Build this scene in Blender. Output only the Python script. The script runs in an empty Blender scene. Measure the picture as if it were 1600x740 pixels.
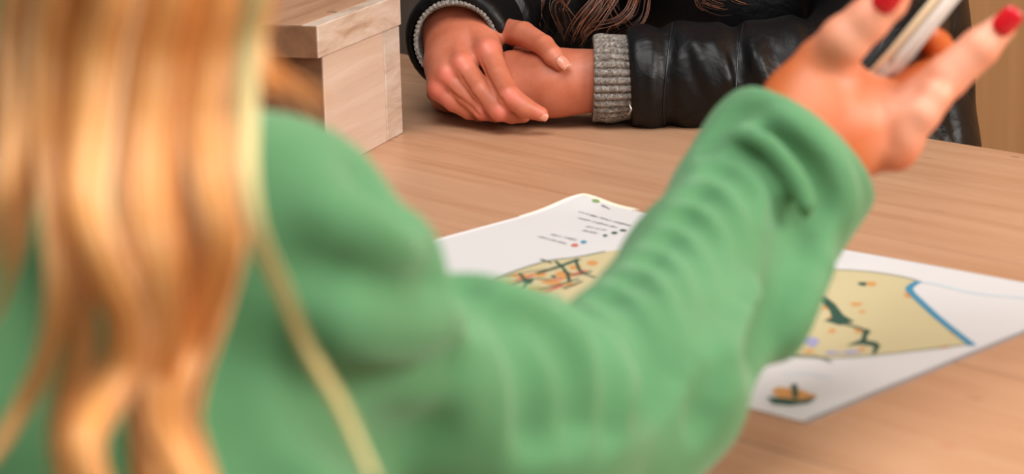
import bpy, math, random
import numpy as np
from mathutils import Vector, Matrix
random.seed(7); np.random.seed(7)
scene = bpy.context.scene
COL = scene.collection
# ------------------------------------------------------------------ camera
F_PX, PITCH, ROLL, TZ = 3500.0, 0.2407, -0.02506, 0.75
CAM = np.array([0.0, 0.0, TZ + 0.3592])
_fw = np.array([0, math.cos(PITCH), -math.sin(PITCH)]); _rt = np.array([1.0, 0, 0]); _up = np.cross(_rt, _fw)
RT = _rt*math.cos(ROLL)+_up*math.sin(ROLL); UP = -_rt*math.sin(ROLL)+_up*math.cos(ROLL); FW = _fw
cd = bpy.data.cameras.new('camera'); cam = bpy.data.objects.new('camera', cd); COL.objects.link(cam)
M = Matrix(((RT[0], UP[0], -FW[0], CAM[0]), (RT[1], UP[1], -FW[1], CAM[1]), (RT[2], UP[2], -FW[2], CAM[2]), (0, 0, 0, 1)))
cam.matrix_world = M
cd.sensor_width = 36; cd.lens = F_PX/1600*36; cd.clip_start = 0.05
cd.dof.use_dof = True; cd.dof.focus_distance = 1.88; cd.dof.aperture_fstop = cd.lens/10.0
scene.camera = cam
# ------------------------------------------------------------------ light
world = bpy.data.worlds.new('world'); scene.world = world; world.use_nodes = True
bg = world.node_tree.nodes['Background']; bg.inputs[0].default_value = (0.96, 0.95, 0.95, 1); bg.inputs[1].default_value = 0.14
def area(name, loc, target, sx, sy, power, col):
    l = bpy.data.lights.new(name, 'AREA'); l.shape = 'RECTANGLE'; l.size = sx; l.size_y = sy; l.energy = power; l.color = col
    o = bpy.data.objects.new(name, l); COL.objects.link(o); o.location = loc
    o.rotation_euler = (Vector(target)-Vector(loc)).to_track_quat('-Z', 'Y').to_euler(); return o
area('window_light', (2.3, 0.3, 2.0), (0.0, 1.4, 0.8), 1.2, 1.1, 60, (1.0, 0.96, 0.91))
area('ceiling_light', (-0.1, 0.8, 2.5), (0.15, 1.35, 0.75), 1.3, 1.3, 34, (1.0, 0.97, 0.95))
area('hair_fill_light', (0.8, -1.3, 2.0), (-0.1, 0.9, 0.95), 1.4, 1.2, 20, (1.0, 0.99, 0.98))  # unseen soft fill added behind the camera to brighten hair and fleece
scene.view_settings.view_transform = 'Standard'; scene.view_settings.look = 'None'
scene.view_settings.gamma = 1.0; scene.view_settings.use_curve_mapping = False
scene.view_settings.exposure = 0.16

# ------------------------------------------------------------------ helpers
def P(x, y, D):                       # a point seen at image position x, y, at optical depth D metres
    return CAM + D*(FW + RT*(x-800)/F_PX - UP*(y-370)/F_PX)
def onz(x, y, z=TZ):
    d = FW + RT*(x-800)/F_PX - UP*(y-370)/F_PX
    return CAM + d*(z-CAM[2])/d[2]
def R(px, D): return px*D/F_PX
def srgb(r, g, b):
    f = lambda c: c/12.92 if c <= 0.04045 else ((c+0.055)/1.055)**2.4
    return (f(r/255), f(g/255), f(b/255), 1)
def tag(o, label=None, cat=None, group=None, kind=None):
    if label: o['label'] = label
    if cat: o['category'] = cat
    if group: o['group'] = group
    if kind: o['kind'] = kind
    return o
def empty(name, loc, rz=0):
    o = bpy.data.objects.new(name, None); COL.objects.link(o); o.location = loc; o.rotation_euler = (0, 0, rz)
    o.empty_display_size = 0.05; return o
def adopt(o, parent):                 # parent an object whose mesh is in world coordinates
    o.parent = parent
    root = parent; off = Matrix.Identity(4)
    chain = []
    while root: chain.append(root); root = root.parent
    for r in reversed(chain): off = off @ r.matrix_basis
    o.matrix_basis = off.inverted() @ o.matrix_basis
    return o
def mesh_obj(name, V, Fc, mat, parent=None, smooth=True):
    me = bpy.data.meshes.new(name)
    V = np.asarray(V, float)
    if isinstance(Fc, np.ndarray) and Fc.ndim == 2:
        n, w = Fc.shape
        me.vertices.add(len(V)); me.vertices.foreach_set('co', V.ravel())
        me.loops.add(n*w); me.loops.foreach_set('vertex_index', Fc.ravel().astype(np.int32))
        me.polygons.add(n); me.polygons.foreach_set('loop_start', np.arange(n, dtype=np.int32)*w)
        me.update(calc_edges=True); me.validate()
    else:
        me.from_pydata([tuple(v) for v in V], [], [tuple(f) for f in Fc])
    if smooth: me.polygons.foreach_set('use_smooth', np.ones(len(me.polygons), bool))
    me.materials.append(mat); me.update()
    o = bpy.data.objects.new(name, me); COL.objects.link(o)
    if parent is not None: adopt(o, parent)
    return o

# ------------------------------------------------------------------ materials
class NT:
    def __init__(s, name):
        s.m = bpy.data.materials.new(name); s.m.use_nodes = True; s.t = s.m.node_tree
        s.b = s.t.nodes['Principled BSDF']; s.o = s.t.nodes['Material Output']
    def n(s, typ, **kw):
        nd = s.t.nodes.new(typ)
        for k, v in kw.items():
            if k.startswith('i_'):
                k2 = k[2:]; k2 = int(k2) if k2.isdigit() else k2.replace('_', ' ')
                if isinstance(v, bpy.types.NodeSocket): s.t.links.new(v, nd.inputs[k2])
                else: nd.inputs[k2].default_value = v
            else: setattr(nd, k, v)
        return nd
    def l(s, a, b): s.t.links.new(a, b)
    def coord(s, scale=(1, 1, 1), kind='Object', loc=(0, 0, 0)):
        tc = s.n('ShaderNodeTexCoord'); mp = s.n('ShaderNodeMapping'); s.l(tc.outputs[kind], mp.inputs[0])
        mp.inputs['Scale'].default_value = scale; mp.inputs['Location'].default_value = loc; return mp.outputs[0]
    def noise(s, vec, scale, detail=4, rough=.5, dist=0):
        return s.n('ShaderNodeTexNoise', i_Vector=vec, i_Scale=scale, i_Detail=detail, i_Roughness=rough, i_Distortion=dist).outputs[0]
    def ramp(s, fac, stops):
        r = s.n('ShaderNodeValToRGB', i_0=fac); e = r.color_ramp.elements
        while len(e) < len(stops): e.new(0.5)
        for k, (p, c) in enumerate(stops): e[k].position = p; e[k].color = c if len(c) == 4 else (*c, 1)
        return r.outputs[0]
    def mix(s, fac, a, b, mode='MIX'):
        m = s.n('ShaderNodeMix', data_type='RGBA', blend_type=mode)
        for sock, v in ((m.inputs[0], fac), (m.inputs[6], a), (m.inputs[7], b)):
            if isinstance(v, bpy.types.NodeSocket): s.l(v, sock)
            else: sock.default_value = v
        return m.outputs[2]
    def bump(s, h, strength, dist):
        b = s.n('ShaderNodeBump', i_Height=h, i_Strength=strength, i_Distance=dist); s.l(b.outputs[0], s.b.inputs['Normal'])
    def base(s, c):
        if isinstance(c, bpy.types.NodeSocket): s.l(c, s.b.inputs['Base Color'])
        else: s.b.inputs['Base Color'].default_value = c
    def set(s, **kw):
        for k, v in kw.items(): s.b.inputs[k.replace('_', ' ')].default_value = v
def plain(name, c, rough=.6, **kw):
    t = NT(name); t.base(c); t.set(Roughness=rough, **kw); return t.m
def wood(name, cols, gscale, rough, stain=None, bump=.25, along=(1, 14, 14)):
    """grain runs along local x"""
    t = NT(name); oi = t.n('ShaderNodeObjectInfo')
    cv = t.coord(); off = t.n('ShaderNodeVectorMath', operation='MULTIPLY_ADD', i_0=oi.outputs['Random'], i_1=(7, 5, 3), i_2=cv).outputs[0]
    st = t.n('ShaderNodeMapping', i_Vector=off, i_Scale=along).outputs[0]
    g1 = t.noise(st, gscale, 5, .6, .6); g2 = t.noise(st, gscale*5, 3, .6)
    big = t.noise(t.n('ShaderNodeMapping', i_Vector=off, i_Scale=(1, 3, 3)).outputs[0], 3.0, 3)
    c = t.ramp(g1, [(.3, cols[0]), (.5, cols[1]), (.72, cols[2])])
    c = t.mix(t.ramp(g2, [(.45, (0, 0, 0)), (.8, (.22, .22, .22))]), c, cols[0])
    if stain: c = t.mix(t.ramp(big, [(.45, (0, 0, 0)), (.7, (.6, .6, .6))]), c, stain)
    t.base(c); t.set(Roughness=rough); t.bump(g1, bump, .002); return t, c, cv
tw, tc_, tcv = wood('table_wood', [srgb(172, 126, 94), srgb(184, 140, 108), srgb(192, 149, 117)], 4, .40, srgb(184, 144, 114), bump=.06)
# knots and small dark marks in the table boards, given as x, y, half length, half width in table coordinates
KN_N = tw.n('ShaderNodeTexCoord')
M_TABLE = tw.m
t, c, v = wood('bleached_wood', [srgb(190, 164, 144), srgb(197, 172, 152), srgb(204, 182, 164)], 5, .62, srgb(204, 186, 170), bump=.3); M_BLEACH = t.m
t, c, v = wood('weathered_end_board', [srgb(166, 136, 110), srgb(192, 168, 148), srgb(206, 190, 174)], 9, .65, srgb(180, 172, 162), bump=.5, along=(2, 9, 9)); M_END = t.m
t, c, v = wood('brown_shade_and_knot', [srgb(106, 74, 48), srgb(122, 86, 58), srgb(138, 98, 68)], 3, .6, None); M_BROWN = t.m  # dark brown carries the shade of the box's left face; also colours knot
t, c, v = wood('lid_wood', [srgb(150, 108, 78), srgb(170, 128, 98), srgb(184, 142, 112)], 4, .5, None); M_LID = t.m
# wall
t = NT('wall_wood'); cv = t.coord((9, 9, .25)); g = t.noise(cv, 6, 4, .6)
t.base(t.ramp(g, [(.3, srgb(222, 158, 102)), (.55, srgb(230, 168, 110)), (.75, srgb(236, 176, 118))])); t.set(Roughness=.6); t.bump(g, .1, .002); M_WALL = t.m
t = NT('taupe_wall'); g = t.noise(t.coord(), 8, 4); t.base(t.ramp(g, [(.3, srgb(104, 88, 76)), (.7, srgb(120, 104, 90))])); t.set(Roughness=.8); M_TAUPE = t.m
t = NT('floor_wood'); g = t.noise(t.coord((1, 12, 1)), 4, 4); t.base(t.ramp(g, [(.3, srgb(120, 90, 66)), (.7, srgb(160, 124, 94))])); t.set(Roughness=.5); M_FLOOR = t.m
# skin
def skin(name, lo, mid, red):
    t = NT(name); cv = t.coord(); n1 = t.noise(cv, 38, 4, .6); n2 = t.noise(cv, 900, 3, .6)
    at = t.n('ShaderNodeAttribute', attribute_name='flush')
    c = t.ramp(n1, [(.35, lo), (.65, mid)]); c = t.mix(at.outputs['Fac'], c, red)
    t.base(c); t.set(Roughness=.48, Subsurface_Weight=.12, Subsurface_Scale=.006)
    t.b.inputs['Subsurface Radius'].default_value = (1, .35, .2)
    t.bump(n2, .12, .0006); return t.m
M_SKIN_A = skin('skin', srgb(178, 96, 66), srgb(190, 112, 84), srgb(212, 116, 98))
M_SKIN_B = skin('warm_skin', srgb(192, 90, 34), srgb(202, 104, 48), srgb(240, 172, 142))
M_NAIL = plain('natural_nail', srgb(202, 132, 108), .25); M_NAILTIP = plain('nail_edge', srgb(226, 204, 186), .3)
M_RED = plain('red_nail_polish', srgb(205, 20, 34), .18)
# black puffer
t = NT('black_nylon'); cv = t.coord(); n = t.noise(cv, 34, 3, .5, 1.2); t.base(srgb(8, 8, 9)); t.set(Roughness=.42, Specular_IOR_Level=.28); t.bump(n, .4, .004); M_PUFF = t.m
M_SEAM = plain('seam_thread', srgb(10, 11, 13), .3)
t = NT('grey_knit'); cv = t.coord(); n = t.noise(cv, 420, 3, .7); n2 = t.noise(cv, 900, 2, .5)
t.base(t.ramp(n, [(.3, srgb(70, 64, 60)), (.52, srgb(122, 114, 106)), (.72, srgb(176, 166, 156))])); t.set(Roughness=.95); t.bump(n2, .6, .001); M_KNIT = t.m
t = NT('green_fleece'); cv = t.coord(); n = t.noise(cv, 14, 4, .55); n2 = t.noise(cv, 700, 2, .6)
t.base(t.ramp(n, [(.3, srgb(70, 120, 74)), (.7, srgb(84, 134, 90))])); t.set(Roughness=.9, Sheen_Weight=.25, Sheen_Roughness=.5)
t.b.inputs['Sheen Tint'].default_value = (.7, 1, .75, 1); t.bump(n2, .15, .001); M_GREEN = t.m
def hairmat(name, cols, rough=.4):
    t = NT(name); oi = t.n('ShaderNodeObjectInfo'); at = t.n('ShaderNodeAttribute', attribute_name='strand')
    t.base(t.ramp(at.outputs['Fac'], [(0, cols[0]), (.5, cols[1]), (1, cols[2])])); t.set(Roughness=rough, Specular_IOR_Level=.4); return t.m
M_BLOND = hairmat('blonde_hair', [srgb(206, 122, 52), srgb(238, 174, 104), srgb(252, 220, 172)])
M_PALE = hairmat('pale_hair', [srgb(206, 180, 110), srgb(222, 200, 136), srgb(236, 216, 160)])
M_BROWNHAIR = hairmat('brown_hair', [srgb(28, 14, 9), srgb(74, 40, 25), srgb(170, 104, 70)], .32)
M_DENIM = plain('dark_denim', srgb(40, 48, 66), .85); M_SHOE = plain('shoe_leather', srgb(50, 40, 36), .5)
M_EYE = plain('eye_white', srgb(235, 232, 228), .15); M_IRIS = plain('iris', srgb(74, 92, 96), .15)

# ------------------------------------------------------------------ signed distance modelling
def cap(a, b, ra, rb=None): return (np.asarray(a, float), np.asarray(b, float), float(ra), float(ra if rb is None else rb))
def chain(pts):                       # [(point, radius), ...] -> tapered capsules
    if len(pts) == 1: return [cap(pts[0][0], pts[0][0], pts[0][1])]
    return [cap(pts[i][0], pts[i+1][0], pts[i][1], pts[i+1][1]) for i in range(len(pts)-1)]
def pc(*nodes): return chain([(P(x, y, D), R(r, D)) for x, y, D, r in nodes])
def G(prims, ki=.004, ko=.006, op='+', clip=()): return dict(p=prims, ki=ki, ko=ko, op=op, clip=clip)
def dcap(X, c):
    a, b, ra, rb = c; ba = b-a; L = ba@ba; pa = X-a
    t = np.clip(pa@ba/L, 0, 1) if L > 1e-12 else np.zeros(len(X))
    q = pa-t[:, None]*ba
    return np.sqrt(np.einsum('ij,ij->i', q, q))-(ra+(rb-ra)*t)
def smin(a, b, k):
    h = np.clip(.5+.5*(b-a)/k, 0, 1); return b+(a-b)*h-k*h*(1-h)
def smax(a, b, k): return -smin(-a, -b, k)
def sdf(X, groups, sel=None):
    d = np.full(len(X), 1.0)
    for gi, g in enumerate(groups):
        pr = g['p'] if sel is None else [c for j, c in enumerate(g['p']) if sel[gi][j]]
        if not pr: continue
        e = None
        for c in pr:
            dd = dcap(X, c); e = dd if e is None else smin(e, dd, g['ki'])
        for pt, nr, kc in g['clip']: e = smax(e, (X-pt)@nr, kc)
        d = smin(d, e, g['ko']) if g['op'] == '+' else smax(d, -e, g['ko'])
    return d
def hits(groups, pts, d0=.3):
    """first surface points seen along the lines of sight through image positions"""
    pts = np.asarray(pts, float)
    dr = FW[None]+RT[None]*((pts[:, :1]-800)/F_PX)-UP[None]*((pts[:, 1:2]-370)/F_PX); L = np.linalg.norm(dr, axis=1); t = np.full(len(pts), d0)
    for _ in range(90):
        t = t+sdf(CAM+dr*t[:, None], groups)*.85/L
        if (t > 3.5).all(): break
    X = CAM+dr*t[:, None]; ok = (np.abs(sdf(X, groups)) < 2e-3) & (t < 3.2)
    return X, ok
def groove(groups, pts, r, ko, op='-', sink=0.0):
    L = sum(math.dist(pts[k], pts[k+1]) for k in range(len(pts)-1)); n = max(5, int(L/16)+1)
    X, ok = hits(groups, spline(pts, n)); e = np.minimum(1, .2+1.6*np.sin(np.linspace(0, math.pi, n)))
    X = X+FW*sink+(np.array(e)-1)[:, None]*FW*(1 if op == '-' else -1)*r*2.0
    return [G(chain([(X[k], r*e[k]) for k in range(n) if ok[k]]), .0015, ko, op)] if ok.sum() > 1 else []
def surfnet(groups, vox, lo=None, hi=None, smooth=1):
    allp = [c for g in groups if g['op'] == '+' for c in g['p']]
    if lo is None: lo = np.min([np.minimum(c[0], c[1])-max(c[2], c[3]) for c in allp], 0)-.02
    if hi is None: hi = np.max([np.maximum(c[0], c[1])+max(c[2], c[3]) for c in allp], 0)+.02
    B = 12; nb = np.ceil((hi-lo)/(vox*B)).astype(int); N = nb*B+1
    ctr = (np.stack(np.meshgrid(*[np.arange(k) for k in nb], indexing='ij'), -1).reshape(-1, 3)+.5)*B*vox+lo
    cs = sdf(ctr, groups); hd = vox*B*.5*math.sqrt(3)
    vol = np.repeat(np.repeat(np.repeat(np.where(cs < 0, -1., 1.).reshape(nb), B, 0), B, 1), B, 2)
    vol = np.pad(vol, ((0, 1),)*3, constant_values=1.).astype(np.float32)
    act = np.where(np.abs(cs) < hd*1.25+.012)[0]
    gl = np.stack(np.meshgrid(*[np.arange(B+1)]*3, indexing='ij'), -1).reshape(-1, 3)*vox
    dc = [[None]*len(g['p']) for g in groups]
    for gi, g in enumerate(groups):
        for j, c in enumerate(g['p']): dc[gi][j] = dcap(ctr, c)
    for ai in act:
        ub = min(dc[gi][j][ai] for gi, g in enumerate(groups) if g['op'] == '+' and not g['clip'] for j in range(len(g['p'])))+hd if any(g['op'] == '+' and not g['clip'] for g in groups) else 1
        ub = max(ub, .0)
        sel = [[(dc[gi][j][ai]-hd < (ub+.04 if g['op'] == '+' else .03)) for j in range(len(g['p']))] for gi, g in enumerate(groups)]
        b = np.array(np.unravel_index(ai, nb))*B
        v = sdf(gl+lo+b*vox, groups, sel).reshape(B+1, B+1, B+1)
        vol[b[0]:b[0]+B+1, b[1]:b[1]+B+1, b[2]:b[2]+B+1] = v
    s = vol < 0; C = N-1
    num = 0; acc_id = []; acc_p = []; quads = []
    for ax in range(3):
        sl0 = [slice(None)]*3; sl1 = [slice(None)]*3; sl0[ax] = slice(0, -1); sl1[ax] = slice(1, None)
        a = s[tuple(sl0)]; b = s[tuple(sl1)]; I = np.argwhere(a != b)
        o1, o2 = [(1, 2), (2, 0), (0, 1)][ax]
        I = I[(I[:, o1] > 0) & (I[:, o2] > 0) & (I[:, o1] < C[o1]) & (I[:, o2] < C[o2])]
        va = vol[I[:, 0], I[:, 1], I[:, 2]]; J = I.copy(); J[:, ax] += 1; vb = vol[J[:, 0], J[:, 1], J[:, 2]]
        pt = I.astype(float); pt[:, ax] += va/(va-vb)
        ids = []
        for d1, d2 in ((0, 0), (-1, 0), (-1, -1), (0, -1)):
            K = I.copy(); K[:, o1] += d1; K[:, o2] += d2
            k = (K[:, 0]*C[1]+K[:, 1])*C[2]+K[:, 2]; ids.append(k); acc_id.append(k); acc_p.append(pt)
        q = np.stack(ids, 1); neg = va > 0; q[neg] = q[neg][:, ::-1]; quads.append(q)
    ids = np.concatenate(acc_id); pts = np.concatenate(acc_p); q = np.concatenate(quads)
    u, inv = np.unique(ids, return_inverse=True); cnt = np.bincount(inv)
    V = np.stack([np.bincount(inv, pts[:, k])/cnt for k in range(3)], 1)*vox+lo
    q = np.searchsorted(u, q)
    for _ in range(smooth):
        e = np.concatenate([q[:, [0, 1]], q[:, [1, 2]], q[:, [2, 3]], q[:, [3, 0]]]); e = np.concatenate([e, e[:, ::-1]])
        c2 = np.bincount(e[:, 0], minlength=len(V))
        A = np.stack([np.bincount(e[:, 0], V[e[:, 1], k], minlength=len(V)) for k in range(3)], 1)/c2[:, None]
        V = V*.5+A*.5
    return V, q
def join(*parts):
    V = []; Q = []; o = 0
    for v, q in parts: V.append(v); Q.append(q+o); o += len(v)
    return np.concatenate(V), np.concatenate(Q)
def fattr(o, name, arr):
    a = o.data.attributes.new(name, 'FLOAT', 'POINT'); a.data.foreach_set('value', np.asarray(arr, np.float32))
def ring(center, axis, r, rr, n=20, flat=1.0, updir=(0, 0, 1)):
    """closed ring of thin capsules around an axis: used as a stitched groove"""
    axis = np.asarray(axis, float); axis /= np.linalg.norm(axis); u = np.cross(axis, updir); u /= np.linalg.norm(u); v = np.cross(axis, u)
    pts = [center+r*(u*math.cos(a)+v*flat*math.sin(a)) for a in np.linspace(0, 2*math.pi, n+1)]
    return chain([(p, rr) for p in pts])
def box_mesh(x0, x1, y0, y1, z0, z1, bev=.002, seg=1):
    """bevelled box as chamfered vertices"""
    import bmesh
    bm = bmesh.new(); bmesh.ops.create_cube(bm, size=1)
    for v in bm.verts: v.co = Vector(((x0+x1)/2+v.co.x*(x1-x0), (y0+y1)/2+v.co.y*(y1-y0), (z0+z1)/2+v.co.z*(z1-z0)))
    bmesh.ops.bevel(bm, geom=bm.edges[:], offset=bev, segments=seg, affect='EDGES')
    return bm
def bm_obj(name, bm, mat, parent, smooth=False):
    me = bpy.data.meshes.new(name); bm.to_mesh(me); bm.free(); me.materials.append(mat)
    if smooth:
        for p in me.polygons: p.use_smooth = True
    o = bpy.data.objects.new(name, me); COL.objects.link(o); o.parent = parent; return o
def tubes(paths, radii, sides=5, flat=1.0, vals=None):
    """many tapered tubes in one mesh; returns V, F, strand values"""
    V = []; Fq = []; S = []; o = 0
    for pi, (pth, rad) in enumerate(zip(paths, radii)):
        pth = np.asarray(pth); n = len(pth); T = np.gradient(pth, axis=0); T /= np.linalg.norm(T, axis=1)[:, None]+1e-9
        u = np.cross(T, FW); u /= np.linalg.norm(u, axis=1)[:, None]+1e-9; w = np.cross(T, u)
        a = np.arange(sides)/sides*2*math.pi
        rr = np.broadcast_to(rad, (n,))
        ringp = pth[:, None]+rr[:, None, None]*(u[:, None]*np.cos(a)[None, :, None]+flat*w[:, None]*np.sin(a)[None, :, None])
        V.append(ringp.reshape(-1, 3)); i = np.arange(n-1)[:, None]*sides+np.arange(sides)[None]; j = np.arange(n-1)[:, None]*sides+(np.arange(sides)[None]+1) % sides
        Fq.append(np.stack([i, j, j+sides, i+sides], -1).reshape(-1, 4)+o); o += n*sides
        S.append(np.full(n*sides, random.random() if vals is None else vals[pi]))
    return np.concatenate(V), np.concatenate(Fq), np.concatenate(S)
def spline(ctrl, n):
    ctrl = np.asarray(ctrl, float); m = len(ctrl); t = np.linspace(0, m-1-1e-6, n); i = t.astype(int); f = (t-i)[:, None]
    g = lambda k: ctrl[np.clip(k, 0, m-1)]
    p0, p1, p2, p3 = g(i-1), g(i), g(i+1), g(i+2)
    return .5*((2*p1)+(-p0+p2)*f+(2*p0-5*p1+4*p2-p3)*f**2+(-p0+3*p1-3*p2+p3)*f**3)

# ------------------------------------------------------------------ room
ANG = -0.843                                     # direction of the table boards
BD = np.array([math.cos(ANG), math.sin(ANG), 0]); ND = np.array([-math.sin(ANG), math.cos(ANG), 0])
def W(b, n, z): return BD*b+ND*n+np.array([0, 0, z])
def slab(name, b0, b1, n0, n1, z0, z1, mat, kind='structure'):
    c = W((b0+b1)/2, (n0+n1)/2, z0)
    bm = box_mesh(-(b1-b0)/2, (b1-b0)/2, -(n1-n0)/2, (n1-n0)/2, 0, z1-z0, .002)
    o = bm_obj(name, bm, mat, None); o.location = c; o.rotation_euler = (0, 0, ANG); tag(o, kind=kind); return o
slab('floor', -4.0, 2.0, -1.6, 2.6, -.04, 0, M_FLOOR)
slab('wall_back', -2.32, 2.0, 2.55, 2.65, 0, 2.6, M_WALL)
slab('wall_left', -4.0, -2.32, 2.40, 2.65, 0, 2.6, M_TAUPE)

# ------------------------------------------------------------------ table
TB0, TB1 = -2.15, -0.10
tbl = empty('table', W((TB0+TB1)/2, .93, 0), ANG)
tag(tbl, 'long tan wooden table made of wide planks with fine seams and knots', 'table')
nc = .93; half = (TB1-TB0)/2
for (n0, n1) in ((.452, .60), (.60, .772), (.772, .945), (.945, 1.14), (1.14, 1.315), (1.315, 1.421)):
    bm = box_mesh(-half, half, n0-nc+.0004, n1-nc-.0004, -.035, 0, .0009)
    o = bm_obj('plank', bm, M_TABLE, tbl); o.location = (0, 0, TZ)
for sx in (-half+.10, half-.10):
    for sy in (.53-nc, 1.34-nc):
        o = bm_obj('leg', box_mesh(sx-.04, sx+.04, sy-.04, sy+.04, 0, TZ-.115, .004), M_TABLE, tbl)
for (x0, x1, y0, y1) in ((-half+.14, half-.14, .52-nc, .545-nc), (-half+.14, half-.14, 1.325-nc, 1.35-nc), (-half+.09, -half+.115, .57-nc, 1.30-nc), (half-.115, half-.09, .57-nc, 1.30-nc)):
    bm_obj('apron', box_mesh(x0, x1, y0, y1, TZ-.115, TZ-.035, .002), M_TABLE, tbl)
def table_local(x, y):
    p = onz(x, y); return np.array([p@BD-(TB0+TB1)/2, p@ND-nc])
tc = KN_N.outputs['Object']; sep = tw.n('ShaderNodeSeparateXYZ', i_Vector=tc)
col = tc_
wob = tw.noise(tc, 90, 3)
for (kx, ky, la, lb, am, cc) in ((1413, 258, .020, .004, .8, (120, 92, 84)), (1450, 247, .018, .0025, .6, (128, 92, 66)), (1466, 329, .013, .0028, .6, (150, 108, 88)), (1552, 321, .014, .0028, .5, (160, 112, 84)),
        (1586, 245, .010, .003, .85, (96, 66, 44)), (822, 292, .018, .0015, .7, (132, 88, 62)), (805, 288, .012, .0012, .6, (120, 80, 60)), (872, 303, .007, .0015, .5, (150, 104, 74)), (1483, 697, .014, .008, .62, (176, 112, 84)),
        (1525, 622, .013, .007, .6, (160, 108, 80)), (1008, 317, .0045, .0022, .8, (150, 92, 56)), (900, 232, .10, .004, .25, (190, 142, 108)), (760, 330, .12, .005, .3, (188, 132, 96)), (700, 250, .07, .006, .22, (190, 140, 110)), (1340, 560, .10, .02, .15, (220, 150, 100))):
    lx, ly = table_local(kx, ky)
    dv = tw.n('ShaderNodeVectorMath', operation='SUBTRACT', i_0=tc, i_1=(lx, ly, 0)).outputs[0]
    dv = tw.n('ShaderNodeVectorMath', operation='MULTIPLY', i_0=dv, i_1=(1/la, 1/lb, 0)).outputs[0]
    ln = tw.n('ShaderNodeVectorMath', operation='LENGTH', i_0=dv).outputs['Value']
    ln = tw.n('ShaderNodeMath', operation='MULTIPLY_ADD', i_0=wob, i_1=.9, i_2=ln).outputs[0]
    f = tw.ramp(ln, [(.5, (am, am, am)), (1.0, (0, 0, 0))])
    col = tw.mix(f, col, srgb(*cc))
tw.base(col)

# ------------------------------------------------------------------ wooden box
c_far = onz(629, 208); c_mid = onz(570, 237); dr = (c_far-c_mid)/np.linalg.norm(c_far-c_mid)
t_len = np.linalg.norm(c_far-c_mid)
def unit_(v): return v/np.linalg.norm(v)
def side_x(x):                                   # point on the base line seen at image x
    lo_, hi_ = -1., 1.
    for _ in range(60):
        m_ = (lo_+hi_)/2; q = c_far-dr*m_-CAM; xx = 800+F_PX*(q@RT)/(q@FW)
        if xx > x: lo_ = m_
        else: hi_ = m_
    return m_
HB_ = .0
for _ in range(1):
    zs = np.linspace(.02, .15, 261); ys = [370-F_PX*((c_far+np.array([0, 0, z])-CAM)@UP)/((c_far+np.array([0, 0, z])-CAM)@FW) for z in zs]; HB_ = zs[int(np.argmin(np.abs(np.array(ys)-40)))]
    nl = onz(501, 90, TZ+HB_); dr = unit_(c_far+np.array([0, 0, HB_])-nl)
BW = side_x(513)                               # length of the right side
crate = empty('wooden_box', c_far, math.atan2(dr[1], dr[0]))   # local +x runs away from the viewer along the visible side, +y to the left
tag(crate, 'pale whitewashed wooden box with overhanging plank lid standing on the table', 'box')
def height_at(y_img, x_img, along):
    q = c_far-dr*along; best = None
    for z in np.linspace(0, .2, 401):
        d = q+np.array([0, 0, z])-CAM; yy = 370-F_PX*(d@UP)/(d@FW)
        if best is None or abs(yy-y_img) < best[0]: best = (abs(yy-y_img), z)
    return best[1]
HB = height_at(40, 625, 0); HT = height_at(-8, 622, 0)
print('box', BW, HB, HT)
pw = side_x(605)
BL = .30
bm_obj('side_panel', box_mesh(-BW+.0004, -pw-.0004, 0, .018, 0, HB, .0006), M_BLEACH, crate)
bm_obj('corner_board', box_mesh(-pw+.0004, 0, -.0006, .018, 0, HB, .001), M_END, crate)['label'] = 'weathered grey-white corner board'
bm_obj('front_panel', box_mesh(-BW-.0002, -BW+.016, .0012, BL, 0, HB, .0006), M_BROWN, crate)['label'] = 'side board with its shade put into the brown colour'
bm_obj('back_panel', box_mesh(-.016, 0, .0185, BL, 0, HB, .001), M_BLEACH, crate)
bm_obj('side_panel', box_mesh(-BW, 0, BL+.0005, BL+.018, 0, HB, .001), M_BLEACH, crate)
lid_w = (BW+.008+.002)/2
o = bm_obj('lid_plank', box_mesh(-BW-.008, -.0, .0125, BL+.02, HB+.0004, HT, .0012), M_LID, crate); o['label'] = 'brown top board with a small knot'
o = bm_obj('lid_edge_board', box_mesh(-BW-.012, .001, -.002, .012, HB+.0004, HT+.0003, .0008), M_END, crate); o['label'] = 'pale edge board of the lid'
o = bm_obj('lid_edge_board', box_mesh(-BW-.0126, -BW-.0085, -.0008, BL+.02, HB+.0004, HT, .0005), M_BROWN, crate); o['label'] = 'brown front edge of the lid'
kn = W(0, 0, 0)
kb = onz(519, 19, TZ+HT+.0004)
V, Q, S_ = tubes([np.array([kb-RT*.004, kb, kb+RT*.004])], [np.array([.0006, .0016, .0006])], 8, .3)
o = mesh_obj('knot', V, Q, M_BROWN, crate)
# ------------------------------------------------------------------ map sheet
LO = math.atan2(math.sin(-0.7678), math.cos(-0.7678))
u_ = np.array([math.cos(LO), math.sin(LO), 0]); v_ = np.array([math.sin(LO), -math.cos(LO), 0])   # long side, short side
F0 = onz(905, 315)
SL, SS = .42, .297
def hgt(u, v):
    cu = np.exp(-((u)/.022)**2-((v)/.03)**2)
    return .0004+.0045*cu+.0005*(.5+.5*np.sin(u*22+1)*np.cos(v*17))
def sheet_pt(u, v, up=0.0): return F0+u_*u+v_*v+np.array([0, 0, 1.0])*(hgt(u, v)+up)
def px_uv(x, y):
    p = onz(x, y, TZ+.0007)-F0; return float(p@u_), float(p@v_)
M_PAPER = plain('white_paper', srgb(206, 204, 203), .55); M_BEIGE = plain('cream_paper', srgb(236, 222, 200), .6)
sheet = empty('map_sheet', F0+u_*SL/2+v_*SS/2); tag(sheet, 'large white sheet with a printed yellow map and curled corner lying flat on the table', 'map')
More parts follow.
